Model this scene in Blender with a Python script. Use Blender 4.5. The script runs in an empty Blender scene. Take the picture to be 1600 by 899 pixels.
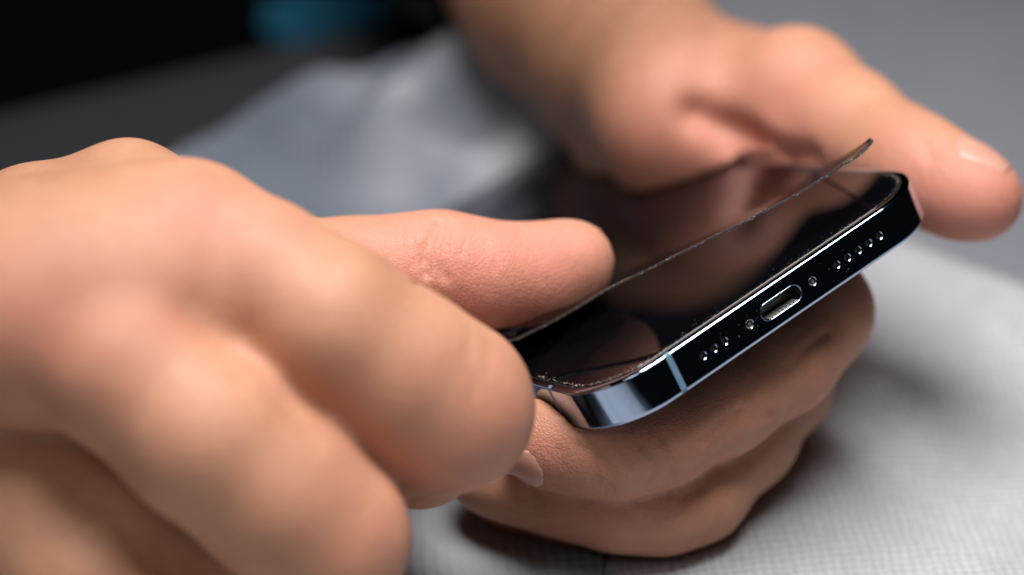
import bpy, bmesh, math, random
import numpy as np
from mathutils import Vector, Matrix
random.seed(7); RNG = np.random.default_rng(7)
S = bpy.context.scene
COL = S.collection
MM = 0.001

# ------------------------------------------------------------------ camera
PITCH = math.radians(30)
CAMH = 0.262
FOC = 0.411                       # focus distance to the phone's bottom edge
cam_d = bpy.data.cameras.new('camera'); cam = bpy.data.objects.new('camera', cam_d); COL.objects.link(cam)
cam.location = (0, 0, CAMH); cam.rotation_euler = (math.pi/2 - PITCH, 0, 0)
cam_d.sensor_width = 36; cam_d.lens = 85.5; cam_d.clip_start = 0.02; cam_d.clip_end = 20
cam_d.dof.use_dof = True; cam_d.dof.focus_distance = 0.408; cam_d.dof.aperture_fstop = 5.2
S.camera = cam
RC = np.array(Matrix.Rotation(math.pi/2 - PITCH, 3, 'X'))
CP = np.array([0, 0, CAMH])
def c2w(c): return np.asarray(c, float) @ RC.T + CP          # camera-frame metres -> world
FP = 3800.0
def P(px, py, dep):                                            # photo sighting + depth past the focus plane (mm) -> world
    z = FOC + dep*MM
    return c2w([(px-800)/FP*z, -(py-449.5)/FP*z, -z])
def ground(px, py, h=0.0):
    d = np.array([(px-800)/FP, -(py-449.5)/FP, -1.0]) @ RC.T
    return CP + d*((h-CAMH)/d[2])

# ------------------------------------------------------------------ light
w = bpy.data.worlds.new('World'); S.world = w; w.use_nodes = True
w.node_tree.nodes['Background'].inputs[0].default_value = (0.55, 0.62, 0.75, 1)
w.node_tree.nodes['Background'].inputs[1].default_value = 0.006
def area(name, loc, target, size, power, color, sy=None):
    d = bpy.data.lights.new(name, 'AREA'); d.energy = power; d.color = color; d.size = size
    if sy: d.shape = 'RECTANGLE'; d.size_y = sy
    o = bpy.data.objects.new(name, d); COL.objects.link(o); o.location = loc
    o.rotation_euler = (Vector(target)-Vector(loc)).to_track_quat('-Z', 'Y').to_euler()
    return o
k_ = area('overhead_softbox', (0.03, 0.34, 0.60), (0.02, 0.36, 0.08), 0.30, 1.95, (1.0, 0.975, 0.96), 0.34); k_.data.spread = math.radians(95)
k_ = area('side_fill', (-0.16, -0.04, 0.58), (-0.06, 0.32, 0.10), 0.24, 0.10, (1.0, 0.97, 0.95), 0.28); k_.data.spread = math.radians(75)  # added fill with no real lamp behind it, brightens the near hand
S.view_settings.view_transform = 'Standard'; S.view_settings.look = 'None'
S.view_settings.exposure = 0.0; S.view_settings.gamma = 1
S.render.engine = 'CYCLES'

# ------------------------------------------------------------------ helpers
def link(name, me, mat=None, parent=None, smooth=True):
    o = bpy.data.objects.new(name, me); COL.objects.link(o)
    if mat is not None: me.materials.append(mat)
    if parent is not None: o.parent = parent
    if smooth: me.polygons.foreach_set('use_smooth', [True]*len(me.polygons))
    return o
def mesh(name, v, f):
    me = bpy.data.meshes.new(name); me.from_pydata([tuple(map(float, p)) for p in v], [], [tuple(map(int, q)) for q in f]); me.update(); return me
def bm_obj(name, bm, mat, parent=None, smooth=True):
    me = bpy.data.meshes.new(name); bmesh.ops.recalc_face_normals(bm, faces=bm.faces); bm.to_mesh(me); bm.free()
    return link(name, me, mat, parent, smooth)
class N:
    def __init__(s, name):
        s.m = bpy.data.materials.new(name); s.m.use_nodes = True; s.t = s.m.node_tree
        s.b = s.t.nodes['Principled BSDF']
    def n(s, t, **k):
        x = s.t.nodes.new(t)
        for a, b in k.items():
            if a.startswith('i_'): x.inputs[a[2:].replace('_', ' ')].default_value = b
            else: setattr(x, a, b)
        return x
    def l(s, a, b): s.t.links.new(a, b)
    def coord(s): return s.n('ShaderNodeTexCoord').outputs['Object']
    def noise(s, scale, detail=3, rough=.55, vec=None):
        x = s.n('ShaderNodeTexNoise'); x.inputs['Scale'].default_value = scale; x.inputs['Detail'].default_value = detail; x.inputs['Roughness'].default_value = rough
        s.l(vec if vec is not None else s.coord(), x.inputs['Vector']); return x.outputs['Fac']
    def ramp(s, f, stops):
        r = s.n('ShaderNodeValToRGB'); e = r.color_ramp.elements
        while len(e) < len(stops): e.new(.5)
        for q, (p, c) in zip(e, stops): q.position = p; q.color = (*c, 1) if len(c) == 3 else c
        s.l(f, r.inputs[0]); return r.outputs[0]
    def mix(s, f, a, b, mode='MIX'):
        x = s.n('ShaderNodeMix'); x.data_type = 'RGBA'; x.blend_type = mode
        for q, i in ((f, 0), (a, 6), (b, 7)):
            if hasattr(q, 'links'): s.l(q, x.inputs[i])
            elif i == 0: x.inputs[0].default_value = q
            else: x.inputs[i].default_value = (*q, 1)
        return x.outputs[2]
    def math(s, op, a, b=0.0):
        x = s.n('ShaderNodeMath', operation=op)
        for q, i in ((a, 0), (b, 1)):
            if hasattr(q, 'links'): s.l(q, x.inputs[i])
            else: x.inputs[i].default_value = q
        return x.outputs[0]
    def bump(s, h, strength, dist, prev=None):
        x = s.n('ShaderNodeBump'); x.inputs['Strength'].default_value = strength; x.inputs['Distance'].default_value = dist
        s.l(h, x.inputs['Height'])
        if prev is not None: s.l(prev, x.inputs['Normal'])
        s.l(x.outputs[0], s.b.inputs['Normal']); return x.outputs[0]
    def set(s, **k):
        for a, b in k.items(): s.b.inputs[a.replace('_', ' ')].default_value = b

# ------------------------------------------------------------------ materials
def skin_mat():
    m = N('skin'); co = m.coord()
    red = m.n('ShaderNodeAttribute', attribute_name='redness').outputs['Fac']
    wr = m.n('ShaderNodeAttribute', attribute_name='wrinkle').outputs['Fac']
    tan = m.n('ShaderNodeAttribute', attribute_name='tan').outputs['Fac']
    n1 = m.noise(55, 4, .6, co); n2 = m.noise(420, 3, .6, co); n3 = m.noise(1700, 2, .6, co)
    base = m.ramp(n1, [(.32, (.46, .212, .118)), (.68, (.62, .325, .188))])
    base = m.mix(red, base, (.71, .245, .190))
    base = m.mix(tan, base, (.19, .088, .038))  # tan, deepened so the colour also carries shade
    base = m.mix(m.ramp(n2, [(.35, (.48,)*3), (.70, (0,)*3)]), base, (.50, .24, .16))
    base = m.mix(m.math('MULTIPLY', m.ramp(n3, [(.3, (1,)*3), (.6, (0,)*3)]), .16), base, (.42, .20, .13))
    m.l(base, m.b.inputs['Base Color'])
    m.set(Roughness=.50, Specular_IOR_Level=.45, Subsurface_Weight=.10, Subsurface_Radius=(.0045, .0016, .0008), Subsurface_Scale=1.0)
    m.l(m.ramp(m.noise(260, 3, .6, co), [(.3, (.48,)*3), (.7, (.64,)*3)]), m.b.inputs['Roughness'])
    # fine criss-cross relief of the skin, long wrinkles where joints fold
    vo = m.n('ShaderNodeTexVoronoi', feature='DISTANCE_TO_EDGE'); vo.inputs['Scale'].default_value = 1500
    warp = m.n('ShaderNodeMapping'); m.l(co, warp.inputs[0]); warp.inputs['Scale'].default_value = (1, 1.3, .8); m.l(warp.outputs[0], vo.inputs['Vector'])
    b1 = m.bump(m.ramp(vo.outputs['Distance'], [(0, (0,)*3), (.22, (1,)*3)]), .45, .00011)
    b2 = m.bump(m.noise(700, 4, .6, co), .38, .00022, b1)
    mp = m.n('ShaderNodeMapping'); m.l(co, mp.inputs[0]); mp.inputs['Scale'].default_value = (1.0, .35, .35); mp.inputs['Rotation'].default_value = (0, .5, .5)
    wn = m.noise(330, 2, .5, mp.outputs[0])
    b3 = m.bump(m.math('MULTIPLY', m.ramp(wn, [(.40, (.5,)*3), (.5, (0,)*3), (.60, (.5,)*3)]), wr), .5, .0004, b2)
    b4 = m.bump(m.noise(90, 3, .5, co), .3, .0003, b3)
    return m.m
def nail_mat():
    m = N('nail'); c = m.ramp(m.noise(300), [(.3, (.56, .28, .21)), (.7, (.62, .33, .25))]); m.l(c, m.b.inputs['Base Color'])
    m.set(Roughness=.34, Subsurface_Weight=.1, Subsurface_Radius=(.002, .001, .0006), Subsurface_Scale=1.0); return m.m
def metal(name, col, rough, smudge=True):
    m = N(name); m.set(Base_Color=(*col, 1), Metallic=1.0, Roughness=rough)
    if smudge:
        r = m.ramp(m.noise(140, 5, .65), [(.35, (rough,)*3), (.75, (rough+.07,)*3)]); m.l(r, m.b.inputs['Roughness'])
    return m.m
def plain(name, col, rough=.5, metallic=0.0, spec=.5, var=.15, scale=400):
    m = N(name); c = m.ramp(m.noise(scale, 4), [(.3, tuple(x*(1-var) for x in col)), (.7, tuple(min(1, x*(1+var)) for x in col))])
    m.l(c, m.b.inputs['Base Color']); m.set(Roughness=rough, Metallic=metallic, Specular_IOR_Level=spec); return m.m
def glass_mat():
    m = N('screen_glass'); m.set(Base_Color=(.002, .002, .003, 1), Specular_IOR_Level=.5, IOR=1.29)
    sm = m.ramp(m.noise(60, 6, .7), [(.55, (.012,)*3), (.80, (.05,)*3)]); m.l(sm, m.b.inputs['Roughness'])
    return m.m
def film_mat():
    m = N('clear_film'); nt = m.t; nt.nodes.remove(m.b)
    out = nt.nodes['Material Output']
    fr = m.n('ShaderNodeFresnel'); bf = m.n('ShaderNodeNewGeometry').outputs['Backfacing']; m.l(m.math('SUBTRACT', 1.45, m.math('MULTIPLY', bf, 1.45-1/1.45)), fr.inputs[0])
    tr = m.n('ShaderNodeBsdfTransparent'); tr.inputs[0].default_value = (.80, .79, .82, 1)
    gl = m.n('ShaderNodeBsdfGlossy'); gl.inputs['Color'].default_value = (.85, .86, .9, 1)
    m.l(m.ramp(m.noise(90, 5, .6), [(.4, (.02,)*3), (.75, (.10,)*3)]), gl.inputs['Roughness'])
    mx = m.n('ShaderNodeMixShader'); m.l(fr.outputs[0], mx.inputs[0]); m.l(tr.outputs[0], mx.inputs[1]); m.l(gl.outputs[0], mx.inputs[2])
    m.l(mx.outputs[0], out.inputs[0]); return m.m
def fabric_mat(name, ca, cb, pitch, bump=.0003, rough=.9, pale_spots=None, con=.75):
    m = N(name); co = m.coord()
    wv = m.n('ShaderNodeTexNoise'); wv.inputs['Scale'].default_value = 160; wv.inputs['Detail'].default_value = 3; m.l(co, wv.inputs['Vector'])
    ad = m.n('ShaderNodeVectorMath', operation='MULTIPLY_ADD'); m.l(wv.outputs['Color'], ad.inputs[0]); ad.inputs[1].default_value = (.0018, .0018, 0); m.l(co, ad.inputs[2])
    rt = m.n('ShaderNodeMapping'); m.l(ad.outputs[0], rt.inputs[0]); rt.inputs['Rotation'].default_value = (0, 0, math.radians(38))
    sx = m.n('ShaderNodeSeparateXYZ'); m.l(rt.outputs[0], sx.inputs[0])
    k = 2*math.pi/pitch
    a = m.math('SINE', m.math('MULTIPLY', sx.outputs[0], k)); b = m.math('SINE', m.math('MULTIPLY', sx.outputs[1], k*.9))
    h = m.math('ADD', m.math('MULTIPLY', m.math('MULTIPLY', a, b), .5), .5)
    nz = m.noise(900, 4, .65, co); big = m.noise(26, 4, .55, co); mid = m.noise(240, 3, .6, co)
    hh = m.math('MULTIPLY', h, m.math('ADD', m.math('MULTIPLY', mid, 1.3), con-.65))
    c = m.mix(hh, ca, cb)
    c = m.mix(m.ramp(big, [(.38, (.0,)*3), (.66, (.5,)*3)]), c, tuple(x*.80 for x in ca))
    c = m.mix(m.math('MULTIPLY', nz, .35), c, tuple(x*1.25 for x in cb))
    if pale_spots is not None:
        at = m.n('ShaderNodeAttribute', attribute_name='pale_spots').outputs['Fac']; c = m.mix(at, c, pale_spots)
    m.l(c, m.b.inputs['Base Color']); m.set(Roughness=rough, Specular_IOR_Level=.2)
    m.bump(m.math('ADD', h, m.math('MULTIPLY', nz, .8)), .7, bump)
    return m.m
SKIN = skin_mat(); NAIL = nail_mat()
FRAME = metal('polished_blue_metal', (.40, .50, .66), .045)
STEEL = metal('bright_steel', (.75, .74, .70), .22, False)
BAND = plain('antenna_plastic', (.13, .22, .32), .35, var=.1)
GASKET = plain('black_gasket', (.006, .006, .007), .45)
GLASS = glass_mat(); FILM = film_mat()
def edge_mat():
    m = N('film_edge'); c = m.ramp(m.noise(2600, 3, .6), [(.50, (.045, .042, .042)), (.62, (.12, .11, .105)), (.74, (.55, .53, .50))]); m.l(c, m.b.inputs['Base Color']); m.set(Roughness=.18); return m.m
FEDGE = edge_mat()
BLACKINK = plain('black_border', (.010, .010, .012), .22)
DUST = plain('dust', (.62, .52, .44), .6, var=.5, scale=3000)
PORTM = metal('port_metal', (.35, .38, .39), .22, False)
MESHM = plain('grille_mesh', (.32, .25, .17), .35, metallic=.7, var=.7, scale=5000)
DARKM = plain('dark_cavity', (.012, .013, .016), .4)
SHADEM = plain('dark_shade', (.010, .011, .014), .7, var=.1, scale=60)  # dark colour that stands for shade on the tabletop
HOLEM = metal('hole_metal', (.30, .30, .30), .2, False)
HAIR = plain('dark_hair', (.03, .015, .01), .4)
GOLD = metal('contact_gold', (.95, .93, .85), .45, False)
MATM = fabric_mat('pale_weave', (.31, .315, .335), (.56, .565, .59), .0024, .0006)
CLOTHM = fabric_mat('ribbed_weave', (.095, .115, .145), (.16, .18, .21), .0030, .0005, pale_spots=(.34, .345, .37))
TABM = plain('grey_tabletop', (.19, .20, .225), .55, var=.06, scale=30)
ROOMM = plain('dark_room', (.0015, .0015, .002), .8, var=.1, scale=5, spec=.03)
SHIRT = fabric_mat('black_knit', (.0008, .0008, .0011), (.0014, .0014, .0018), .0016)
SHIRT.node_tree.nodes['Principled BSDF'].inputs['Specular IOR Level'].default_value = .03
PRINT = plain('blue_print', (.002, .095, .17), .6, var=.2, scale=60)
PRINTG = plain('green_print', (.002, .016, .006), .6, var=.2, scale=60)

# ------------------------------------------------------------------ signed-distance sculpting
class Sculpt:
    def __init__(s, lo, hi, h):
        s.h = h; s.lo = np.array(lo, float); n = np.ceil((np.array(hi)-s.lo)/h).astype(int)+1
        s.n = n; s.d = np.full(n, .02, np.float32)
        s.ax = [(s.lo[i]+np.arange(n[i])*h).astype(np.float32) for i in range(3)]
    def _block(s, lo, hi):
        a = np.maximum(np.floor((lo-s.lo)/s.h).astype(int), 0); b = np.minimum(np.ceil((hi-s.lo)/s.h).astype(int)+1, s.n)
        return a, b
    def cone(s, p, q, r1, r2, k, target=None, squash=None):
        p = np.asarray(p, float); q = np.asarray(q, float); D = s.d if target is None else target
        m = max(r1, r2)+k+.004
        a, b = s._block(np.minimum(p, q)-m, np.maximum(p, q)+m)
        if (b <= a).any(): return
        X = s.ax[0][a[0]:b[0]][:, None, None]; Y = s.ax[1][a[1]:b[1]][None, :, None]; Z = s.ax[2][a[2]:b[2]][None, None, :]
        v = q-p; L = float(v@v)+1e-12
        t = np.clip(((X-p[0])*v[0]+(Y-p[1])*v[1]+(Z-p[2])*v[2])/L, 0, 1)
        dx = X-p[0]-t*v[0]; dy = Y-p[1]-t*v[1]; dz = Z-p[2]-t*v[2]
        q2 = dx*dx+dy*dy+dz*dz
        if squash is not None:                       # (axis, factor>1): thinner along the axis
            n, f = squash; n = np.asarray(n); c = dx*n[0]+dy*n[1]+dz*n[2]; q2 = q2+(f*f-1)*c*c
        d = np.sqrt(q2)-(r1+t*(r2-r1))
        B = D[a[0]:b[0], a[1]:b[1], a[2]:b[2]]
        hh = np.maximum(k-np.abs(B-d), 0)/k
        D[a[0]:b[0], a[1]:b[1], a[2]:b[2]] = np.minimum(B, d)-hh*hh*k*.25
    def chain(s, pts, k, target=None, squash=None):
        for (p, r), (q, r2) in zip(pts[:-1], pts[1:]): s.cone(p, q, r*MM, r2*MM, k*MM, target, squash)
    def new(s): return np.full(s.n, .02, np.float32)
    def union(s, T, k):
        k *= MM; hh = np.maximum(k-np.abs(s.d-T), 0)/k; s.d = (np.minimum(s.d, T)-hh*hh*k*.25).astype(np.float32)
    def subtract_plane(s, p, n, k):                  # keep what lies below the plane (softly)
        X, Y, Z = s.ax; d = (X[:, None, None]-p[0])*n[0]+(Y[None, :, None]-p[1])*n[1]+(Z[None, None, :]-p[2])*n[2]
        return d
    def mesh(s):
        d = s.d; n = d.shape; neg = d < 0
        cells = np.zeros((n[0]-1, n[1]-1, n[2]-1), np.int8)
        for i in (0, 1):
            for j in (0, 1):
                for k in (0, 1): cells += neg[i:n[0]-1+i, j:n[1]-1+j, k:n[2]-1+k]
        act = (cells > 0) & (cells < 8); I = np.argwhere(act)
        idx = -np.ones(act.shape, np.int64); idx[act] = np.arange(len(I))
        acc = np.zeros((len(I), 3)); cnt = np.zeros(len(I))
        C = [(i, j, k) for i in (0, 1) for j in (0, 1) for k in (0, 1)]
        for c in C:
            for ax in range(3):
                if c[ax]: continue
                e = list(c); e[ax] = 1
                A = d[I[:, 0]+c[0], I[:, 1]+c[1], I[:, 2]+c[2]]; B = d[I[:, 0]+e[0], I[:, 1]+e[1], I[:, 2]+e[2]]
                m = (A < 0) != (B < 0); t = A[m]/(A[m]-B[m])
                p = np.tile(np.array(c, float), (m.sum(), 1)); p[:, ax] += t
                acc[m] += p; cnt[m] += 1
        V = s.lo+(I+acc/cnt[:, None])*s.h
        F = []
        for ax in range(3):
            u, v = (ax+1) % 3, (ax+2) % 3
            sl0 = [slice(None)]*3; sl1 = [slice(None)]*3; sl0[ax] = slice(0, n[ax]-1); sl1[ax] = slice(1, n[ax])
            a = neg[tuple(sl0)]; b = neg[tuple(sl1)]
            E = np.argwhere(a != b); ok = (E[:, u] > 0) & (E[:, v] > 0) & (E[:, u] < n[u]-1) & (E[:, v] < n[v]-1); E = E[ok]
            inside = a[E[:, 0], E[:, 1], E[:, 2]]
            def at(du, dv):
                Q = E.copy(); Q[:, u] -= du; Q[:, v] -= dv; return idx[Q[:, 0], Q[:, 1], Q[:, 2]]
            q = np.stack([at(1, 1), at(0, 1), at(0, 0), at(1, 0)], 1)
            q[~inside] = q[~inside][:, ::-1]; F.append(q)
        return V, np.concatenate(F)
def vnormals(V, F):
    a, b, c, d = (V[F[:, i]] for i in range(4)); n = np.cross(c-a, d-b); N_ = np.zeros_like(V)
    for i in range(4): np.add.at(N_, F[:, i], n)
    return N_/(np.linalg.norm(N_, axis=1, keepdims=True)+1e-12)
def relax(V, F, it=2, lam=.5):
    E = np.concatenate([F[:, [0, 1]], F[:, [1, 2]], F[:, [2, 3]], F[:, [3, 0]]]); n = len(V)
    for _ in range(it):
        s_ = np.stack([np.bincount(E[:, 0], V[E[:, 1], i], n)+np.bincount(E[:, 1], V[E[:, 0], i], n) for i in range(3)], 1)
        c = np.bincount(E[:, 0], minlength=n)+np.bincount(E[:, 1], minlength=n)
        V = V+(s_/np.maximum(c, 1)[:, None]-V)*lam
    return V
def seg_dist(V, pts):
    best = np.full(len(V), 1.0)
    for p, q in zip(pts[:-1], pts[1:]):
        v = q-p; t = np.clip((V-p)@v/(v@v+1e-15), 0, 1); best = np.minimum(best, np.linalg.norm(V-p-t[:, None]*v, axis=1))
    return best
def sight(V, px, py):
    """nearest front surface vertex seen from the photographer's side, used to find where a crease sits on the hand"""
    C_ = (V-CP) @ RC; x = 800+FP*C_[:, 0]/-C_[:, 2]; y = 449.5-FP*C_[:, 1]/-C_[:, 2]
    r2 = (x-px)**2+(y-py)**2; m = r2 < max(r2.min()*1.5, 64); i = np.where(m)[0]; return V[i[np.argmin(-C_[i, 2])]]
def crease(V, Nn, pix, depth, width):
    pts = [sight(V, *p) for p in pix]
    d = seg_dist(V, pts); return V-Nn*(depth*MM*np.exp(-(d/(width*MM))**2))[:, None]
def blob(V, pts): # soft spots
    w_ = np.zeros(len(V))
    for (p, rad, a) in pts:
        c = sight(V, *p) if len(p) == 2 else P(*p)
        w_ = np.maximum(w_, a*np.exp(-(np.linalg.norm(V-c, axis=1)/(rad*MM))**2))
    return w_
def pts(L): return [(P(x, y, d), r) for x, y, d, r in L]

# ------------------------------------------------------------------ the phone's own frame
Rr = np.array([[0.79199, -0.42995, -0.43347], [0.51206, 0.08113, 0.85511], [-0.33248, -0.8992, 0.28441]])
Tt = np.array([43.264, 0.762, -404.697])*MM
def ph(X, Y, Z): return c2w(Rr@(np.array([X, Y, Z], float)*MM)+Tt)
PM = np.eye(4); PM[:3, :3] = RC@Rr; PM[:3, 3] = c2w(Tt)
PHONE_M = Matrix(PM.tolist())
Nscr = PM[:3, 2]

# ------------------------------------------------------------------ table and cloth
def tag(o, **k):
    for a, b in k.items(): o[a] = b
    return o
def edge_y(x): return .540+.60*(x+.123)
def table():
    xs = [-.62, .62]
    v = [(-.62, -.75, 0), (.62, -.75, 0), (.62, edge_y(.62), 0), (-.62, edge_y(-.62), 0)]
    bm = bmesh.new(); vs = [bm.verts.new(p) for p in v]; f = bm.faces.new(vs)
    r = bmesh.ops.extrude_face_region(bm, geom=[f]); bmesh.ops.translate(bm, verts=[q for q in r['geom'] if isinstance(q, bmesh.types.BMVert)], vec=(0, 0, -.03))
    bmesh.ops.bevel(bm, geom=list(bm.edges), offset=.003, segments=2, affect='EDGES')
    tag(bm_obj('tabletop', bm, TABM, smooth=False), kind='structure')
table()
def slab(name, lo, hi):
    bm = bmesh.new(); bmesh.ops.create_cube(bm, size=1, matrix=Matrix.Translation([(p+q)/2 for p, q in zip(lo, hi)]) @ Matrix.Diagonal([q-p for p, q in zip(lo, hi)]+[1]))
    tag(bm_obj(name, bm, ROOMM, smooth=False), kind='structure')
slab('floor', (-2.5, -2.0, -.80), (2.5, 2.2, -.75)); slab('wall', (-2.5, 2.2, -.80), (2.5, 2.3, 2.4))
def cloth():
    A = ground(1560, 478); B = ground(1388, 392)          # right back edge
    C_ = ground(330, 258); Dp = ground(740, 88)            # left back edge
    u = (B-A)[:2]/np.linalg.norm((B-A)[:2]); wv = (C_-Dp)[:2]/np.linalg.norm((C_-Dp)[:2])
    M_ = np.array([[u[0], -wv[0]], [u[1], -wv[1]]]); s_ = np.linalg.solve(M_, (Dp-A)[:2]); K = A[:2]+s_[0]*u   # back corner
    e1 = -u; e2 = wv
    nx, ny = 230, 250; L1, L2 = .42, .80
    G = np.zeros((nx, ny, 3)); a = np.linspace(0, 1, nx)[:, None]; b = np.linspace(0, 1, ny)[None, :]
    x = K[0]+e1[0]*L1*a+e2[0]*L2*b; y = K[1]+e1[1]*L1*a+e2[1]*L2*b
    wob = .004*np.sin(b*17)+.003*np.sin(b*41+1); x = x+(1-a)*wob*(-e1[0]); y = y+(1-a)*wob*(-e1[1])
    z = .0010+.0005*(np.sin(x*60+2*np.sin(y*31))+np.sin(y*52+1.7*np.sin(x*43)))+.0012
    def hump(px, py, r, h, st=1.0, ang=0):
        c = ground(px, py); ca, sa = math.cos(ang), math.sin(ang)
        X = (x-c[0])*ca+(y-c[1])*sa; Y = -(x-c[0])*sa+(y-c[1])*ca
        return h*np.exp(-((X/r)**2+(Y/(r*st))**2))
    z = z+hump(1500, 640, .010, .0022, 5, -.6)+hump(1330, 700, .012, .0025, 4, -.7)+hump(1600, 520, .012, .003, 4, .5)
    G[..., 0] = x; G[..., 1] = y; G[..., 2] = z
    V = G.reshape(-1, 3); i = np.arange(nx*ny).reshape(nx, ny)
    F = np.stack([i[:-1, :-1], i[1:, :-1], i[1:, 1:], i[:-1, 1:]], -1).reshape(-1, 4)
    o = link('fabric_mat', mesh('fabric_mat', V, F), MATM)
    md = o.modifiers.new('thickness', 'SOLIDIFY'); md.thickness = .0011; md.offset = -1
    tag(o, label='pale grey woven mat spread flat on the table, under the hands and at the right', category='mat')
cloth()

def soft_cloth():
    c00 = ground(800, 66); c10 = ground(285, 268); c01 = ground(915, 1250); c11 = ground(-60, 1250)
    nx, ny = 200, 200; a = np.linspace(0, 1, nx)[:, None, None]; b = np.linspace(0, 1, ny)[None, :, None]
    bend = np.sin(np.pi*b)*.012
    G = (1-a)*(1-b)*c00+a*(1-b)*c10+(1-a)*b*c01+a*b*c11+bend*np.array([1., .2, 0])*(1-a)
    x, y = G[..., 0], G[..., 1]
    z = .0045+.0006*(np.sin(x*70+2*np.sin(y*41))+np.sin(y*62+1.7*np.sin(x*53)))
    def hump(px, py, r, h, st=1.0, ang=0):
        c = ground(px, py); ca, sa = math.cos(ang), math.sin(ang)
        X = (x-c[0])*ca+(y-c[1])*sa; Y = -(x-c[0])*sa+(y-c[1])*ca
        return 1.15*h*np.exp(-((X/r)**2+(Y/(r*st))**2))
    z = z+hump(725, 185, .012, .012, 1.6, .6)+hump(625, 262, .009, .013, 1.8, -.3)+hump(820, 235, .011, .011, 2.0, .5)+hump(560, 200, .011, .007, 2.5, 1.2)
    z = z+hump(490, 262, .010, .007, 2, .7)+hump(860, 300, .012, .007, 1, .2)+hump(690, 310, .009, .006, 2.5, 1.3)
    G[..., 2] = z
    V = G.reshape(-1, 3); i = np.arange(nx*ny).reshape(nx, ny)
    F = np.stack([i[:-1, :-1], i[:-1, 1:], i[1:, 1:], i[1:, :-1]], -1).reshape(-1, 4)
    me_ = mesh('polishing_cloth', V, F)
    wn_ = np.zeros(len(V))  # paler colour around set spots of the cloth
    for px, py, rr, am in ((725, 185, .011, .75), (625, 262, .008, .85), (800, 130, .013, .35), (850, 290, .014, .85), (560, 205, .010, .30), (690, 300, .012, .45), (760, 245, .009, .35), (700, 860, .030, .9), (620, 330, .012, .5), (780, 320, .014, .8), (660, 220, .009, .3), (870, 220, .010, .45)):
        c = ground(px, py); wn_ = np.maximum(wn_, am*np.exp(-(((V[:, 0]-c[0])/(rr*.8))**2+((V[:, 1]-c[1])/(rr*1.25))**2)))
    me_.attributes.new('pale_spots', 'FLOAT', 'POINT').data.foreach_set('value', wn_.astype(np.float32))
    o = link('polishing_cloth', me_, CLOTHM)
    md = o.modifiers.new('thickness', 'SOLIDIFY'); md.thickness = .0010; md.offset = 1 if False else -1
    tag(o, label='blue-grey ribbed polishing cloth with pale patches, crumpled, left of the pale woven mat', category='cloth')
soft_cloth()
def pad():  # dark sheet laid in place of the shade falling on the tabletop
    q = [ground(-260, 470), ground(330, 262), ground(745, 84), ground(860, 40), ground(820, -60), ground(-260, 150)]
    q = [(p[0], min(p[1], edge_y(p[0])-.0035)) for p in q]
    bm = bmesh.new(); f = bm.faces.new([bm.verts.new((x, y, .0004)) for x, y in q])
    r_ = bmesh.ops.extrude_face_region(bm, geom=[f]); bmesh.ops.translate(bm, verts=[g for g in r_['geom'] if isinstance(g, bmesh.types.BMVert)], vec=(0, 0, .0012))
    o = bm_obj('shade_sheet', bm, SHADEM, smooth=False)
    tag(o, label='dark grey sheet standing in for shade on the table behind the crumpled blue-grey cloth', category='desk pad')
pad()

# ------------------------------------------------------------------ the phone
W, CR, TH, LEN = 37.2, 12.5, 7.65, 156.0
root = bpy.data.objects.new('smartphone', None); COL.objects.link(root); root.matrix_world = PHONE_M; root.empty_display_size = .02
tag(root, label='dark blue smartphone with polished metal edge and black screen, held between the two hands', category='smartphone')
def outline(n=30, o=0.0, step=6.0):
    r = CR; L = []
    cs = [((W-r, r), -90), ((W-r, LEN-r), 0), ((-W+r, LEN-r), 90), ((-W+r, r), 180)]
    for (c, a0) in cs:
        for k in range(n+1):
            a = math.radians(a0+90*k/n); L.append((c[0], c[1], math.cos(a), math.sin(a)))
    out = []
    for i, (cx, cy, nx, ny) in enumerate(L):
        out.append((cx+nx*r, cy+ny*r, nx, ny))
        c2 = L[(i+1) % len(L)]
        if (c2[0], c2[1]) != (cx, cy):
            q = (c2[0]+c2[2]*r, c2[1]+c2[3]*r); p = out[-1]; d = math.hypot(q[0]-p[0], q[1]-p[1]); m = max(1, int(d/step))
            for k in range(1, m): out.append((p[0]+(q[0]-p[0])*k/m, p[1]+(q[1]-p[1])*k/m, nx, ny))
    return out
PROF = [(1.35, -.02), (1.05, .0), (.70, -.02), (.34, -.07), (.15, -.20), (.04, -.38), (0, -.60), (0, -3.8), (0, -6.85), (.06, -7.1), (.20, -7.35), (.42, -7.55), (.7, -7.65), (1.6, -7.65), (4.2, -7.65), (4.2, -1.0), (1.35, -1.0)]
def sweep(ol, prof, closed=True, cap=False):
    bm = bmesh.new(); rings = [[bm.verts.new(((x-nx*o)*MM, (y-ny*o)*MM, z*MM)) for o, z in prof] for x, y, nx, ny in ol]
    n = len(rings); m = len(prof)
    for i in range(n if closed else n-1):
        a, b = rings[i], rings[(i+1) % n]
        for j in range(m): bm.faces.new((a[j], b[j], b[(j+1) % m], a[(j+1) % m]))
    if cap: bm.faces.new(rings[0][::-1]); bm.faces.new(rings[-1])
    return bm
frame = bm_obj('frame', sweep(outline(), PROF), FRAME, root)
HZ = -3.85
holes = [-12.4-2.284*k for k in range(3)]+[12.4+2.42*k for k in range(5)]
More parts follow.
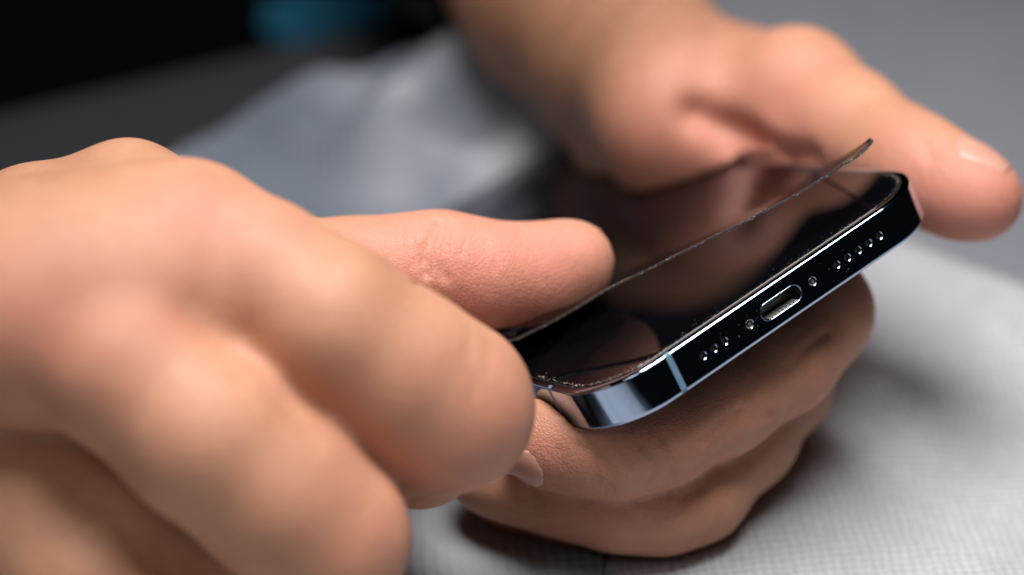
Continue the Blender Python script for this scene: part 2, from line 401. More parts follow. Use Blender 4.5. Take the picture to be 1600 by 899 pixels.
def cutter():
    bm = bmesh.new()
    def cyl(x, r, d, ch):
        n = 24; rings = []
        for (rr, yy) in ((r+ch+.5, -.5), (r+ch, 0.0), (r, ch), (r, d)):
            rings.append([bm.verts.new(((x+rr*math.cos(2*math.pi*k/n))*MM, yy*MM, (HZ+rr*math.sin(2*math.pi*k/n))*MM)) for k in range(n)])
        for a, b in zip(rings[:-1], rings[1:]):
            for k in range(n): bm.faces.new((a[k], a[(k+1) % n], b[(k+1) % n], b[k]))
        bm.faces.new(rings[0][::-1]); bm.faces.new(rings[-1])
    for x in holes: cyl(x, .60, 1.6, .10)
    for x in (-6.95, 6.95): cyl(x, .74, .55, .08)
    n = 12; rings = []
    for (g, yy) in ((.7, -.5), (.2, 0), (0, .2), (0, 3.6)):
        R_ = 1.42+g; half = 4.25-1.42; L = []
        for k in range(n+1): a = -math.pi/2+math.pi*k/n; L.append((half+R_*math.cos(a), R_*math.sin(a)))
        for k in range(n+1): a = math.pi/2+math.pi*k/n; L.append((-half+R_*math.cos(a), R_*math.sin(a)))
        rings.append([bm.verts.new((x*MM, yy*MM, (HZ+z)*MM)) for x, z in L])
    m = len(rings[0])
    for a, b in zip(rings[:-1], rings[1:]):
        for k in range(m): bm.faces.new((a[k], a[(k+1) % m], b[(k+1) % m], b[k]))
    bm.faces.new(rings[0][::-1]); bm.faces.new(rings[-1])
    return bm_obj('cut', bm, DARKM, root, False)
ct = cutter()
# cutting works in a scaled-up copy so that the solver's tolerances do not matter
for o in (frame, ct): o.data.transform(Matrix.Scale(1000, 4))
md = frame.modifiers.new('cut', 'BOOLEAN'); md.object = ct; md.operation = 'DIFFERENCE'; md.solver = 'EXACT'
bpy.context.view_layer.update()
dg = bpy.context.evaluated_depsgraph_get(); nm = bpy.data.meshes.new_from_object(frame.evaluated_get(dg)); frame.modifiers.clear()
frame.data = nm; nm.transform(Matrix.Scale(.001, 4)); nm.materials.clear(); nm.materials.append(FRAME)
bpy.data.objects.remove(ct)
nm.polygons.foreach_set('material_index', [0]*len(nm.polygons))
nm.polygons.foreach_set('use_smooth', [True]*len(nm.polygons))
bm = bmesh.new(); bm.from_mesh(nm)
for e in bm.edges:
    if len(e.link_faces) == 2 and e.calc_face_angle(0) > math.radians(32): e.smooth = False
bm.to_mesh(nm); bm.free()
wn = frame.modifiers.new('shade', 'WEIGHTED_NORMAL'); wn.keep_sharp = True; wn.weight = 80
# antenna bands: thin plastic strips let into the metal, a hair proud of it
BP = [(.72, -.0), (.34, -.055), (.145, -.188), (.032, -.375), (-.012, -.60), (-.012, -6.85), (.055, -7.115), (.20, -7.365), (.42, -7.565), (.7, -7.665), (1.0, -7.665), (1.0, -7.0), (.5, -7.0), (.5, -.8), (1.0, -.3)]
def band(p, q, n):
    ol = [(p[0], p[1], *n), (q[0], q[1], *n)]
    bm_obj('antenna_band', sweep(ol, BP, closed=False, cap=True), BAND, root, False)
band((-22.1, 0), (-23.2, 0), (0, -1)); band((-W, 18.6), (-W, 17.5), (-1, 0)); band((W, 18.0), (W, 19.1), (1, 0))
def plate(name, o, z0, z1, mat, edge=0.0):
    bm = bmesh.new(); ol = outline(24)
    prof = [(o, z0), (o, z1-edge), (o+edge, z1)] if edge else [(o, z0), (o, z1)]
    rings = [[bm.verts.new(((x-nx*oo)*MM, (y-ny*oo)*MM, z*MM)) for x, y, nx, ny in ol] for oo, z in prof]
    m = len(ol)
    for a, b in zip(rings[:-1], rings[1:]):
        for k in range(m): bm.faces.new((a[k], a[(k+1) % m], b[(k+1) % m], b[k]))
    bm.faces.new(rings[0][::-1]); bm.faces.new(rings[-1])
    return bm_obj(name, bm, mat, root, False)
plate('screen', 1.72, -.9, .10, GLASS, .16)
bm_obj('gasket', sweep(outline(24), [(1.36, -.08), (1.70, -.08), (1.70, -.9), (1.36, -.9)]), GASKET, root, False)
plate('back_panel', 4.25, -7.60, -7.0, GLASS)
def ring(name, x, r0, r1, z0, y, mat, par, depth=.05, n=24):
    bm = bmesh.new(); R4 = []
    for rr, yy in ((r0, y+depth), (r0, y), (r1, y), (r1, y+depth)):
        R4.append([bm.verts.new(((x+rr*math.cos(2*math.pi*k/n))*MM, yy*MM, (z0+rr*math.sin(2*math.pi*k/n))*MM)) for k in range(n)])
    for a, b in zip(R4[:-1], R4[1:]):
        for k in range(n): bm.faces.new((a[k], a[(k+1) % n], b[(k+1) % n], b[k]))
    return bm_obj(name, bm, mat, par, False)
def lathe_y(name, x, prof, mat, par, n=24, cap=True):
    bm = bmesh.new(); R_ = [[bm.verts.new(((x+r*math.cos(2*math.pi*k/n))*MM, y*MM, (HZ+r*math.sin(2*math.pi*k/n))*MM)) for k in range(n)] for r, y in prof]
    for a, b in zip(R_[:-1], R_[1:]):
        for k in range(n): bm.faces.new((a[k], a[(k+1) % n], b[(k+1) % n], b[k]))
    if cap: bm.faces.new(R_[-1])
    return bm_obj(name, bm, mat, par)
for x in holes:
    h = lathe_y('speaker_hole', x, [(.585, .12), (.585, .95), (.50, 1.05)], HOLEM, root, cap=False)
    bm = bmesh.new()                                        # domed mesh at the bottom of the hole
    for i in range(9):
        for j in range(9):
            a, b = (i-4)*.14, (j-4)*.14
            if a*a+b*b < .33: bmesh.ops.create_icosphere(bm, subdivisions=1, radius=.062*MM, matrix=Matrix.Translation(((x+a)*MM, (.86+.25*(a*a+b*b)+random.uniform(-.03, .03))*MM, (HZ+b)*MM)))
    bm_obj('grille', bm, MESHM, h)
for x in (-6.95, 6.95):
    s_ = lathe_y('screw', x, [(.735, .50), (.735, .16), (.66, .09), (.40, .10)], STEEL, root, cap=False)
    bm = bmesh.new(); n = 40
    R0 = [bm.verts.new(((x+.40*math.cos(2*math.pi*k/n))*MM, .10*MM, (HZ+.40*math.sin(2*math.pi*k/n))*MM)) for k in range(n)]
    def st(k): return .27+.09*math.cos(5*2*math.pi*k/n)
    R1 = [bm.verts.new(((x+st(k)*math.cos(2*math.pi*k/n))*MM, .10*MM, (HZ+st(k)*math.sin(2*math.pi*k/n))*MM)) for k in range(n)]
    R2 = [bm.verts.new(((x+st(k)*.9*math.cos(2*math.pi*k/n))*MM, .42*MM, (HZ+st(k)*.9*math.sin(2*math.pi*k/n))*MM)) for k in range(n)]
    for a, b in ((R0, R1), (R1, R2)):
        for k in range(n): bm.faces.new((a[k], a[(k+1) % n], b[(k+1) % n], b[k]))
    bm.faces.new(R2); bm_obj('socket', bm, STEEL, s_, False)
def capsule_ring(prof, name, mat, par, cap=False):
    n = 14; bm = bmesh.new(); rings = []
    for (g, yy) in prof:
        R_ = 1.42+g; half = 4.25-1.42; L = []
        for k in range(n+1): a = -math.pi/2+math.pi*k/n; L.append((half+R_*math.cos(a), R_*math.sin(a)))
        for k in range(n+1): a = math.pi/2+math.pi*k/n; L.append((-half+R_*math.cos(a), R_*math.sin(a)))
        rings.append([bm.verts.new((x*MM, yy*MM, (HZ+z)*MM)) for x, z in L])
    m = len(rings[0])
    for a, b in zip(rings[:-1], rings[1:]):
        for k in range(m): bm.faces.new((a[k], a[(k+1) % m], b[(k+1) % m], b[k]))
    if cap: bm.faces.new(rings[-1])
    return bm_obj(name, bm, mat, par)
port = capsule_ring([(.19, .02), (.17, -.03), (.10, -.03), (.03, .06), (-.01, .16)], 'charging_port', FRAME, root)
capsule_ring([(-.01, .16), (-.03, 3.4)], 'port_wall', PORTM, port)
capsule_ring([(-.05, 3.3), (-.4, 3.3)], 'port_back', DARKM, port, True)
for k in range(8):
    bm = bmesh.new(); bmesh.ops.create_cube(bm, size=1, matrix=Matrix.Translation(((-2.8+.8*k)*MM, 1.35*MM, (HZ-1.34)*MM)) @ Matrix.Diagonal((.60*MM, 1.7*MM, .12*MM, 1)))
    bm_obj('contact', bm, GOLD, port, False)
# specks of dust and glue left along the glass edge
def dust():
    bm = bmesh.new()
    def speck(x, y, z, r):
        M_ = Matrix.Translation((x*MM, y*MM, z*MM)) @ Matrix.Rotation(random.random()*6, 4, (random.random(), random.random(), .3)) @ Matrix.Diagonal((r*MM*random.uniform(.5, 2.0), r*MM*random.uniform(.5, 1.2), r*MM*.6, 1))
        bmesh.ops.create_icosphere(bm, subdivisions=1, radius=1, matrix=M_)
    ol = [p for p in outline(60, step=.5) if p[1] < 26]
    for _ in range(1500):
        x, y, nx, ny = random.choice(ol); near = (x < -17)
        if not near and random.random() < .45: continue
        o = random.gauss(1.95, .16) if random.random() < .8 else random.gauss(2.3, .5)
        if o < 1.5: continue
        speck(x-nx*o+random.uniform(-.3, .3)*abs(ny), y-ny*o+random.uniform(-.3, .3)*abs(nx), .12, random.choice([.015, .02, .03, .05]) * (1.2 if near else 1))
    for _ in range(70): speck(random.uniform(-28, 26), 2.2+abs(random.gauss(0, 1.5)), .12, random.choice([.02, .03, .05]))
    for _ in range(46):
        x = random.choice([-6.9, -14, -12, -24.7, 10.8, 13])+random.gauss(0, 1.6); z = random.uniform(-6.4, -1.4)
        if min(abs(x-q) for q in holes+[-6.95, 6.95]) < .8 and abs(z-HZ) < .8: continue
        if abs(x) < 4.5 and abs(z-HZ) < 1.7: continue
        if abs(x) < W-CR: speck(x, -.01, z, random.choice([.018, .025, .04]))
    o = bm_obj('dust', bm, DUST, root); tag(o, kind='stuff', label='tiny pale dust specks along the glass edge')
dust()

# ------------------------------------------------------------------ the clear film being peeled off
def film():
    #          X      Y     lift
    E_ = [(-36.1, 36.0, 5.6), (-33.0, 33.5, 4.9), (-28.4, 31.2, 5.1), (-25.5, 28.4, 5.7), (-22.2, 25.6, 6.3), (-18.8, 23.0, 7.22), (-12.8, 18.5, 7.75), (-7.7, 15.0, 8.19), (-2.4, 12.0, 8.47), (3.9, 8.5, 8.58), (10.1, 6.0, 8.85), (15.5, 4.5, 8.82), (20.6, 3.3, 9.20), (26.6, 2.4, 9.43), (31.3, 2.0, 9.78)]
    E_ = np.array(E_); s0 = np.linspace(0, 1, len(E_)); ns, nt_ = 150, 90
    s_ = np.linspace(0, 1, ns); cu = np.stack([np.interp(s_, s0, E_[:, i]) for i in range(3)], 1)
    for i in range(3):
        p = cu[:, i].copy()
        for _ in range(5): p[1:-1] = (p[:-2]+2*p[1:-1]+p[2:])/4
        cu[:, i] = p
    t = np.linspace(0, 1, nt_)**1.6
    X = np.zeros((ns, nt_)); Y = X.copy(); Z = X.copy()
    for i in range(ns):
        x0, y0, k0 = cu[i]; x1 = -35.2+70.4*s_[i]; y1 = 150.0
        x = x0+(x1-x0)*np.minimum(t*3, 1)**.8*(1 if s_[i] < .5 else 1)
        # right side curls up near its corner, so behind the edge it drops fast
        y = y0+(y1-y0)*t
        dy = y-y0; Lf = (k0-.32)/(.238+.072*s_[i]); z = 3.0*np.clip((.36-s_[i])/.2, 0, 1)*(1-np.exp(-(dy/1.5)**2))*np.exp(-dy/9)+.32+(k0-.32)*np.clip(1-dy/Lf, 0, 1)**1.05
        X[i], Y[i], Z[i] = x, y, z
    # rounded front corners
    for i in range(ns):
        for (cx, sg) in ((cu[-1, 0]-6, 1), (cu[0, 0]+6, -1)):
            dx = (cu[i, 0]-cx)*sg
            if dx > 0:
                sh = 6-math.sqrt(max(0, 36-dx*dx)); Y[i] += sh*(1-t)**8*.55
    Z += .10*np.sin(X*.9+Y*.13)*(1-t)**3*.5
    V = np.stack([X, Y, Z], -1).reshape(-1, 3)*MM; i = np.arange(ns*nt_).reshape(ns, nt_)
    F = np.stack([i[:-1, :-1], i[1:, :-1], i[1:, 1:], i[:-1, 1:]], -1).reshape(-1, 4)
    r = bpy.data.objects.new('screen_protector', None); COL.objects.link(r); r.matrix_world = PHONE_M; r.empty_display_size = .01
    tag(r, label='thin clear screen film lifted off the phone at one end, its right corner curling up', category='screen protector')
    o = link('clear_sheet', mesh('clear_sheet', V, F), FILM, r)
    # the sheet's cut edge: a ragged thin rim
    th = .34; path = np.stack([X[:, 0], Y[:, 0], Z[:, 0]], 1); side = np.stack([X[-1, :], Y[-1, :], Z[-1, :]], 1)[1:40]
    path = np.concatenate([path, side]); m = len(path)
    fine = np.interp(np.linspace(0, m-1, 900), np.arange(m), np.arange(m)); pf = np.stack([np.interp(fine, np.arange(m), path[:, q]) for q in range(3)], 1)
    tn = np.gradient(pf, axis=0); tn /= np.linalg.norm(tn, axis=1, keepdims=True); up = np.array([0, 0, 1.0]); ou = np.cross(tn, up); ou /= np.linalg.norm(ou, axis=1, keepdims=True)
    jit = RNG.normal(0, .012, (900, 4)); ch = np.repeat(RNG.random(90) < .12, 10)*RNG.random(900)*.08
    rings = np.stack([pf+ou*(.02+jit[:, :1]-ch[:, None])+up*(th*.5), pf+ou*(.06+jit[:, 1:2]-ch[:, None])-up*(th*.5+jit[:, 2:3]*.5), pf-ou*.35-up*(th*.5), pf-ou*.35+up*(th*.5)], 1)
    V2 = rings.reshape(-1, 3)*MM; i = np.arange(3600).reshape(900, 4)
    F2 = np.concatenate([np.stack([i[:-1, a], i[1:, a], i[1:, (a+1) % 4], i[:-1, (a+1) % 4]], 1) for a in range(4)])
    link('cut_edge', mesh('cut_edge', V2, F2), FEDGE, r, False)
    # black printed margin on the underside
    w_ = 5; Vb = np.stack([X[:, :w_], Y[:, :w_], Z[:, :w_]-.17], -1).reshape(-1, 3)*MM; i = np.arange(ns*w_).reshape(ns, w_)
    # only the first millimetre of the sheet carries it
    tt = np.linspace(0, 1, w_)
    for k in range(w_):
        q = np.stack([X[:, 0], Y[:, 0]+.4+1.3*tt[k], Z[:, 0]-.17-.16*tt[k]], 1); Vb.reshape(ns, w_, 3)[:, k] = q*MM
    Fb = np.stack([i[:-1, :-1], i[1:, :-1], i[1:, 1:], i[:-1, 1:]], -1).reshape(-1, 4)
    link('black_margin', mesh('black_margin', Vb, Fb), BLACKINK, r)
film()

# ------------------------------------------------------------------ the person: two hands and forearms, modelled as one body
def cd(x, y, z): v = np.array([x, y, z], float)@RC.T; return v/np.linalg.norm(v)     # camera-frame direction -> world
def attrs(me, **k):
    for a, v in k.items(): me.attributes.new(a, 'FLOAT', 'POINT').data.foreach_set('value', np.clip(v, 0, 1).astype(np.float32))

def front_hand():
    I = pts([(298, 380, -27, 12.1), (400, 436, -32, 12.6), (510, 505, -34, 12.8), (620, 580, -30, 12.8), (700, 628, -24, 13.3)])
    I2 = pts([(705, 650, -22, 11.8), (660, 700, -12, 9.3), (600, 690, 2, 8.4), (560, 640, 16, 7.6)])
    Md = pts([(80, 480, -36, 11.9), (190, 570, -42, 12.6), (320, 680, -43, 13.0), (430, 770, -40, 12.9), (505, 838, -36, 13.1)])
    M2 = pts([(505, 850, -33, 12.2), (440, 920, -19, 9.6), (360, 900, -4, 8.6)])
    Rg = pts([(-100, 650, -19, 11.7), (30, 790, -24, 12.1), (140, 900, -27, 12.3), (235, 995, -27, 12.3)])
    R2 = pts([(240, 990, -30, 11.4), (180, 1040, -16, 9.1), (120, 1000, -4, 8.0)])
    Pk = pts([(-220, 760, -14, 10.7), (-130, 900, -22, 10.7), (-40, 1040, -24, 10.3)])
    Th = pts([(330, 432, 16, 11.4), (440, 440, 15, 10.7), (560, 430, 14, 10.0), (640, 422, 14, 9.6), (690, 420, 14, 9.6), (760, 430, 15, 9.0), (830, 427, 18, 8.5), (876, 416, 20, 7.6), (898, 409, 20, 6.9)])
    wr = [(P(-360, 540, -4), 22), (P(-560, 560, 20), 26)]
    allp = [p for L in (I, I2, Md, M2, Rg, R2, Pk, Th, wr) for p, _ in L]
    A = np.array(allp); lo = A.min(0)-.03; hi = A.max(0)+.03
    Sx = Sculpt(lo, hi, .00085)
    # back of the hand: metacarpal fan
    for k0, w0 in ((I, P(-330, 500, -10)), (Md, P(-330, 520, -26)), (Rg, P(-330, 560, -26)), (Pk, P(-330, 620, -18))):
        Sx.chain([(w0, 15), (k0[0][0], k0[0][1])], 9)
    # the high rear edge of the hand, between first finger and thumb
    Sx.chain(pts([(-300, 480, 6, 13), (-60, 432, 0, 11.5), (60, 370, -4, 11.0), (200, 330, -8, 10.8), (290, 372, -16, 10.5)]), 6)
    Sx.chain(pts([(-250, 490, 22, 14), (60, 430, 14, 13), (250, 420, 12, 11), (340, 428, 12, 11)]), 8)
    Sx.chain(wr, 10)
    for p, q, r1, r2, k in (((40, 440, -32), (290, 440, -31), 11.8, 12.2, 14), ((-150, 510, -26), (180, 450, -34), 12.4, 12.4, 14), ((60, 500, -36), (240, 500, -34), 12, 10.8, 12),
                            ((150, 520, -30), (280, 440, -28), 12.3, 11.3, 10), ((260, 530, -33), (370, 505, -29), 11.3, 9.8, 8), ((40, 660, -20), (160, 740, -20), 11, 10, 4), ((190, 790, -26), (330, 880, -22), 10, 10, 4)):
        Sx.cone(P(*p), P(*q), r1*MM, r2*MM, k*MM)
    T = Sx.new(); Sx.chain(Th, 3, T); Sx.union(T, 5)
    T = Sx.new(); Sx.chain(Pk, 3, T); Sx.union(T, 4)
    T = Sx.new(); Sx.chain(Rg, 3, T); Sx.chain(R2, 4, T); Sx.union(T, 3.0)
    T = Sx.new(); Sx.chain(Md, 3, T); Sx.chain(M2, 4, T); Sx.union(T, 2.6)
    T = Sx.new(); Sx.chain(I, 3, T); Sx.chain(I2, 4, T)
    Sx.cone(P(690, 640, -26), P(600, 640, -21), .0121, .0121, .004, T)
    Sx.union(T, 2.2)
    V, F = Sx.mesh(); V = relax(V, F, 12); Nn = vnormals(V, F)
    # knuckle hollows, tendons and creases
    V = crease(V, Nn, [(330, 560), (380, 590), (440, 640), (500, 690)], .35, 1.6)
    V = crease(V, Nn, [(60, 655), (130, 700), (200, 760)], .4, 1.8)
    V = crease(V, Nn, [(310, 490), (350, 530), (385, 575)], .8, 4.0)
    for a, dpt, wd in (([(690, 340), (678, 370), (665, 400), (668, 432)], 1.0, .7), ([(703, 342), (699, 375), (690, 410), (700, 440)], .7, .65), ([(655, 380), (662, 410), (650, 440)], .6, .6),
                       ([(752, 372), (790, 398), (778, 425)], .13, .35), ([(632, 385), (640, 420)], .15, .35), ([(715, 342), (728, 372), (724, 400)], .12, .4),
                       ([(640, 790), (690, 770), (740, 752), (790, 745)], .35, .6), ([(700, 782), (690, 740)], .12, .5), ([(200, 830), (235, 880)], .4, 1.2), ([(742, 520), (736, 560), (748, 610)], .15, 1.1), ([(770, 540), (762, 590)], .12, 1.0), ([(712, 560), (716, 620)], .1, 1.0), ([(790, 470), (776, 495), (770, 520)], .1, .5)):
        V = crease(V, Nn, a, dpt, wd)
    V = V+Nn*(MM*(.5*np.sin(V[:, 0]*170+V[:, 2]*90)*np.sin(V[:, 1]*150+V[:, 0]*60)*.5))[:, None]
    red = blob(V, [((330, 330), 15, .40), ((40, 490), 14, .55), ((170, 520), 20, .30), ((770, 650), 16, .30), ((480, 620), 16, .12), ((720, 740), 14, .45), ((800, 690), 12, .4),
                   ((600, 830), 14, .25), ((660, 400), 15, .75), ((760, 420), 16, .85), ((860, 420), 14, .85), ((920, 420), 10, .6), ((820, 460), 12, .8)])
    tan = blob(V, [((100, 240), 26, .30), ((210, 225), 14, .22), ((30, 300), 22, .28)])
    wri = blob(V, [((680, 390), 8, .9), ((740, 400), 9, .5), ((735, 640), 11, .35), ((570, 850), 10, .5), ((840, 440), 8, .2)])
    return V, F, red, tan, wri

def phone_sdf(Xw):
    q = (Xw-PM[:3, 3])@PM[:3, :3]/MM
    x = np.abs(q[:, 0])-(W-CR); y = np.abs(q[:, 1]-LEN/2)-(LEN/2-CR); z = np.abs(q[:, 2]+TH/2)-TH/2
    d2 = np.hypot(np.maximum(x, 0), np.maximum(y, 0))+np.minimum(np.maximum(x, y), 0)-CR
    return (np.minimum(np.maximum(d2, z), 0)+np.hypot(np.maximum(d2, 0), np.maximum(z, 0)))*MM

def back_hand():
    Th = pts([(1165, 158, 84, 12.6), (1243, 152, 69, 13.2), (1325, 203, 56, 11.0), (1400, 247, 44, 9.6), (1440, 268, 38, 9.3), (1488, 292, 33, 8.3), (1518, 305, 30, 7.6), (1535, 311, 29, 6.8)])
    A_ = pts([(1225, 430, 52, 11.5), (1270, 488, 26, 10.2), (1215, 555, 20, 10.3), (1120, 620, 14, 10.0), (1030, 668, 8, 9.7), (960, 690, 5, 9.3), (890, 688, 5, 8.4), (850, 690, 5, 7.6)])
    B_ = pts([(1200, 470, 66, 11), (1215, 600, 42, 9.6), (1160, 680, 30, 9.4), (1085, 765, 22, 9.0), (1030, 784, 19, 8.8), (960, 778, 17, 8.8), (880, 762, 17, 8.2), (800, 745, 18, 7.5), (760, 742, 20, 6.8)])
    C_ = pts([(1150, 560, 62, 10), (1135, 690, 50, 9), (1020, 770, 37, 8.0), (950, 796, 32, 7.8), (880, 806, 30, 7.4), (810, 792, 30, 7)])
    D_ = pts([(1115, 640, 60, 9.2), (1090, 745, 46, 8.8), (1030, 800, 35, 8.2), (960, 818, 31, 7.8), (900, 822, 30, 7.2)])
    fore = pts([(958, 70, 124, 21), (893, -20, 150, 25), (830, -130, 185, 30.5), (745, -260, 225, 35)])
    A = np.array([p for L in (Th, A_, B_, C_, D_, fore) for p, _ in L]); lo = A.min(0)-.036; hi = A.max(0)+.036; lo[2] = max(lo[2], -.002)
    Sx = Sculpt(lo, hi, .0010)
    Sx.chain(fore, 10)
    Sx.chain(pts([(1035, 150, 88, 15), (1062, 188, 78, 16.0), (1105, 205, 76, 13.0)]), 6)
    Sx.cone(P(1000, 110, 104), P(1040, 150, 90), .019, .015, .009)                # thenar
    Sx.chain(pts([(1070, 140, 96, 15.5), (1150, 152, 84, 13.0)]), 9)
    Sx.chain(pts([(1000, 130, 118, 20), (1050, 260, 108, 15), (1120, 380, 92, 13), (1150, 500, 82, 12)]), 10) # palm, passing below the phone
    Sx.chain(pts([(1050, 200, 104, 15), (1150, 300, 88, 13), (1220, 420, 60, 11)]), 9)
    Sx.chain(pts([(1105, 228, 84, 11), (1170, 262, 76, 10), (1235, 262, 64, 10)]), 5)
    T = Sx.new(); Sx.chain(Th, 4, T); Sx.union(T, 7)
    T = Sx.new(); Sx.chain(D_, 4, T); Sx.union(T, 2.2)
    T = Sx.new(); Sx.chain(C_, 4, T); Sx.union(T, 2.0)
    T = Sx.new(); Sx.chain(B_, 4, T); Sx.union(T, 1.2)
    T = Sx.new(); Sx.chain(A_, 4, T); Sx.union(T, 1.0)
    # flesh yields where the phone presses into it
    n = Sx.n; X, Y, Z = np.meshgrid(*Sx.ax, indexing='ij')
    near = (np.abs(Sx.d) < .02)
    pd = np.full(n, .02, np.float32); Q = np.stack([X[near], Y[near], Z[near]], 1).astype(float); pd[near] = phone_sdf(Q)-.00012
    k = .0012; a = -pd; hh = np.maximum(k-np.abs(Sx.d-a), 0)/k; Sx.d = np.maximum(Sx.d, a)+hh*hh*k*.25
    V, F = Sx.mesh(); V = relax(V, F, 2); Nn = vnormals(V, F)
    for a, dpt, wd in (([(1095, 170), (1130, 205), (1180, 240), (1215, 262)], 3.2, 3.6), ([(1150, 240), (1190, 262), (1220, 290)], 1.5, 2.2), ([(1180, 215), (1225, 240), (1262, 250)], 1.6, 2.4),
                       ([(1425, 180), (1440, 205), (1450, 240)], .5, 1.0), ([(1455, 190), (1468, 225)], .4, .8),
                       ([(1215, 650), (1160, 640), (1100, 690)], .5, .7), ([(1180, 600), (1150, 650), (1120, 700)], .35, .6),
                       ([(905, 700), (930, 720), (935, 760)], .55, .55), ([(925, 700), (955, 730), (950, 770)], .45, .5), ([(1010, 690), (1030, 720), (1020, 755)], .4, .6), ([(1040, 685), (1055, 715), (1050, 745)], .45, .6),
                       ([(870, 705), (880, 735), (872, 765)], .4, .5), ([(980, 800), (1010, 830), (1005, 860)], .3, .7), ([(1075, 780), (1100, 760), (1150, 720)], .4, .7), ([(1300, 520), (1270, 540), (1240, 580)], .5, .9)):
        V = crease(V, Nn, a, dpt, wd)
    red = blob(V, [((1070, 235), 26, .8), ((1200, 240), 20, .9), ((1160, 270), 16, .9), ((1500, 330), 14, .95), ((1560, 330), 12, .95), ((1440, 320), 14, .9), ((1400, 220), 10, .55), ((860, 720), 7, .8), ((920, 735), 9, .4), ((1290, 600), 12, .5), ((1030, 830), 12, .4), ((1320, 500), 12, .4), ((1100, 690), 18, .5), ((1180, 600), 16, .45), ((960, 700), 12, .5), ((960, 820), 16, .4)])
    tan = blob(V, [((900, 50), 34, 1), ((800, 20), 44, 1), ((860, 190), 26, 1), ((1080, 90), 12, .1)])+blob(V, [((1100, 640), 50, .45), ((960, 760), 40, .40)])  # shade painted into the tan: dim forearm, fingers under the phone
    wri = blob(V, [((950, 740), 13, .6), ((1130, 680), 14, .6), ((1440, 220), 10, .5), ((1010, 830), 12, .3), ((880, 740), 6, .4)])
    return V, F, red, tan, wri

def limbs():
    Sx = Sculpt((-.62, .40, -.26), (.12, 1.02, .62), .009)
    e1 = np.array(P(-560, 430, 20)); sh1 = np.array([-.46, .80, .44]); el1 = np.array([-.47, .52, .14])
    f2 = np.array(P(760, -260, 210)); sh2 = np.array([-.10, .86, .44]); el2 = np.array([-.04, .80, .19])
    return sh1, el1, e1, sh2, el2, f2
def coarse(chains, lo, hi, h, k=20, it=3):
    Sx = Sculpt(lo, hi, h)
    for L in chains: Sx.chain([(np.array(p, float), r) for p, r in L], k)
    V, F = Sx.mesh(); return relax(V, F, it), F
sh1, el1, e1, sh2, el2, f2 = limbs()
def torso(g):
    mid = np.array([-.285, .78, 0]); t = [((-.37, .74, -.30), 105+g), ((-.36, .75, .10), 98+g), ((-.36, .82, .40), 88+g)]
    t2 = [((-.18, .81, -.30), 105+g), ((-.18, .82, .10), 98+g), ((-.21, .88, .40), 88+g)]
    if g > 0: return [t, t2, [(t[0][0], 100+g), (t2[0][0], 100+g)], [(t[2][0], 80+g), (t2[2][0], 80+g)], [((-.40, .49, -.118), 104), ((.02, .74, -.118), 104)], [((-.30, .66, -.10), 100), ((-.10, .76, -.10), 100)]]
    return [t, t2, [(t[0][0], 100+g), (t2[0][0], 100+g)], [(t[2][0], 80+g), (t2[2][0], 80+g)]]
arms_skin = [[(e1, 25), (el1, 34)], [(el1, 33), (sh1, 44)], [(sh1, 44), ((-.36, .84, .42), 60)], [(f2, 32), (el2, 38)], [(el2, 37), (sh2, 46)], [(sh2, 46), ((-.22, .90, .40), 60)]]
Vf, Ff, rf, tf, wf = front_hand(); Vb, Fb, rb, tb, wb = back_hand()
Vl, Fl = coarse(arms_skin+torso(-14), (-.70, .15, -.36), (.20, 1.10, .60), .009)
V = np.concatenate([Vf, Vb, Vl]); F = np.concatenate([Ff, Fb+len(Vf), Fl+len(Vf)+len(Vb)])
me = bpy.data.meshes.new('person'); me.vertices.add(len(V)); me.vertices.foreach_set('co', V.ravel())
me.loops.add(F.size); me.loops.foreach_set('vertex_index', F.ravel().astype(np.int32)); me.polygons.add(len(F)); me.polygons.foreach_set('loop_start', np.arange(0, F.size, 4, dtype=np.int32)); me.update(calc_edges=True); me.validate()
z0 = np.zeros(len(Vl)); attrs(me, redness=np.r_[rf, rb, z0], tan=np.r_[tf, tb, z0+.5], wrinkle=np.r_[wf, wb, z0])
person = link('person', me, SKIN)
tag(person, label='person in a black shirt, bare hands holding a phone and peeling its film', category='person')
print('person verts', len(V))

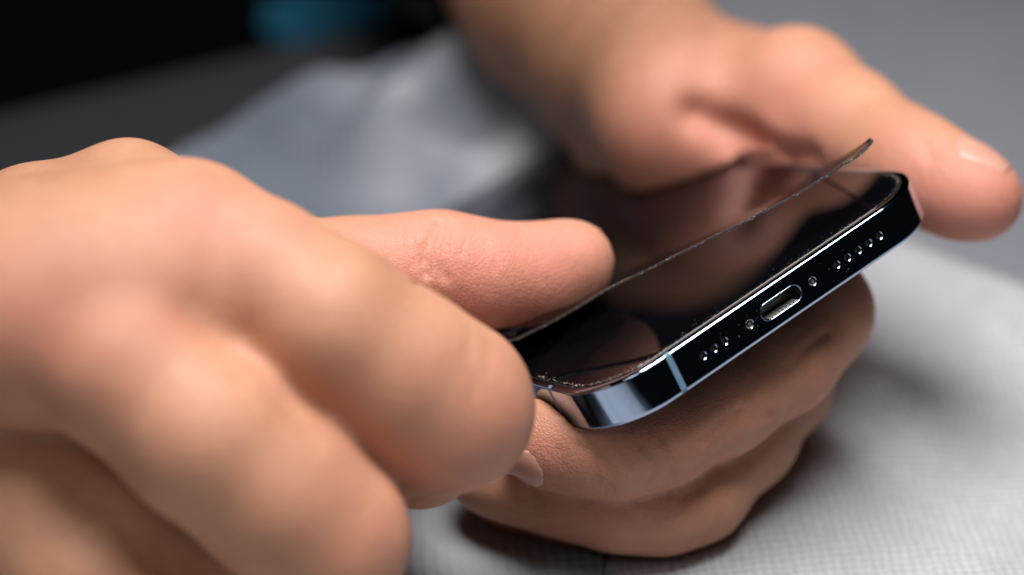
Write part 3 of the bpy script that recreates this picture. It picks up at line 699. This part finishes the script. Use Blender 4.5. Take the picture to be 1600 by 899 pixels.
from mathutils.bvhtree import BVHTree
def nail(c, axis, up, wd, ln, R_):
    axis = np.array(axis); up = np.array(up); up = up-axis*(up@axis); up /= np.linalg.norm(up); side = np.cross(axis, up)
    fc = V[F[:, 0]]; sel = F[np.linalg.norm(fc-c, axis=1) < .02]; ids, inv = np.unique(sel, return_inverse=True)
    bv = BVHTree.FromPolygons([Vector(p) for p in V[ids]], inv.reshape(-1, 4).tolist())
    nu, nv = 17, 19; V_ = []
    for a in np.linspace(-1, 1, nu):
        for b in np.linspace(-1, 1, nv):
            th = a*wd*.5/R_; bb = b*(1-.16*abs(a)**3) if b > 0 else b*(1-.38*a*a)
            core = c-up*R_*MM+axis*bb*ln*.5*MM; d = side*math.sin(th)+up*math.cos(th)
            h = bv.ray_cast(Vector(core+d*.014), Vector(-d), .02)[0]
            rad = (np.array(h)-core)@d if h is not None else R_*MM
            rad = min(max(rad, .75*R_*MM), 1.25*R_*MM); edge = max(abs(a), abs(b))
            V_.append((core, d, rad+MM*(.06-.30*edge**8)))
    rr = np.array([q[2] for q in V_]).reshape(nu, nv)
    for _ in range(6):
        g = np.pad(rr, 1, mode='edge'); rr = (g[:-2, 1:-1]+g[2:, 1:-1]+g[1:-1, :-2]+g[1:-1, 2:]+2*rr)/6
    V_ = [core+d*x for (core, d, _), x in zip(V_, rr.ravel())]
    i = np.arange(nu*nv).reshape(nu, nv); F_ = np.stack([i[:-1, :-1], i[1:, :-1], i[1:, 1:], i[:-1, 1:]], -1).reshape(-1, 4)
    o = link('fingernail', mesh('fingernail', V_, F_), NAIL, person)
    md = o.modifiers.new('thick', 'SOLIDIFY'); md.thickness = .0003; md.offset = 0
    return o
def on(px, py, dep, r, dirc, k=1.0): return np.array(P(px, py, dep))+cd(*dirc)*r*MM*k
nail(on(1512, 301, 30.5, 7.5, (.28, .88, .30)), cd(.84, -.40, .12), cd(.28, .88, .30), 10.0, 11.0, 7.0)
nail(on(885, 411, 20, 7.1, (.05, .86, -.52)), cd(1, .03, 0), cd(.05, .86, -.52), 10.5, 12, 7.0)
nail(on(838, 692, 5, 7.6, (-.35, -.60, .65)), cd(-.93, -.02, -.25), cd(-.35, -.60, .65), 8.6, 8.2, 7.2)

# ------------------------------------------------------------------ the shirt
ang = [[(el1+(e1-el1)*.25, 46), (el1, 50)], [(el1, 50), (sh1, 62)], [(sh1, 62), ((-.36, .84, .42), 74)], [(np.array(P(872, -82, 172)), 34), (f2, 42)], [(f2, 42), (el2, 52)], [(el2, 54), (sh2, 64)], [(sh2, 64), ((-.22, .90, .40), 74)]]  # left cuff brought down out of view, added to darken the screen's reflection
Vs, Fs = coarse(ang+torso(4), (-.72, .30, -.42), (.20, 1.12, .62), .0075)
Ns = vnormals(Vs, Fs); Vs = Vs+Ns*(.0035*np.sin(Vs[:, 2]*60+3*np.sin(Vs[:, 0]*25))*np.sin(Vs[:, 0]*38+Vs[:, 1]*20))[:, None]
shirt = link('shirt', mesh('shirt', Vs, Fs), SHIRT, person)
def print_patch(px, py, ax, ay, mat):
    bv = BVHTree.FromPolygons([Vector(p) for p in Vs], Fs.tolist()); o_ = Vector(CP); c = np.array(bv.ray_cast(o_, (Vector(P(px, py, 300))-o_).normalized())[0])
    cf = Vs[Fs].mean(1); d = np.hypot((cf[:, 0]-c[0])/ax, np.hypot(cf[:, 1]-c[1], cf[:, 2]-c[2])/ay); near = True
    sel = Fs[(d < 1) & near]; ids, inv = np.unique(sel, return_inverse=True)
    o = link('shirt_print', mesh('shirt_print', Vs[ids]+Ns[ids]*.0012, inv.reshape(-1, 4)), mat, shirt); return o
def hairs():
    bm = bmesh.new(); up0 = cd(-.2, .9, .3)
    for k in range(16):
        x = random.uniform(-10, 110); y = 300-(x+10)*.30+random.uniform(0, 14); p = np.array(sight(Vf, x, y)); d = up0+RNG.normal(0, .35, 3); d /= np.linalg.norm(d)
        bend = cd(-1, .2, 0)*random.uniform(.2, .6); L = random.uniform(1.5, 3.6)*MM; prev = None
        for s_ in np.linspace(0, 1, 6):
            c = p+d*L*s_+bend*L*s_*s_; rr = .022*MM*(1.05-s_)
            ring_ = [bm.verts.new(c+rr*(cd(1, 0, 0)*math.cos(t)+cd(0, .3, 1)*math.sin(t))) for t in (0, 2.1, 4.2)]
            if prev:
                for q in range(3): bm.faces.new((prev[q], prev[(q+1) % 3], ring_[(q+1) % 3], ring_[q]))
            prev = ring_
    tag(bm_obj('body_hair', bm, HAIR, person), kind='stuff')
hairs()
print_patch(535, 55, .021, .020, PRINT); print_patch(650, 10, .018, .016, PRINTG)
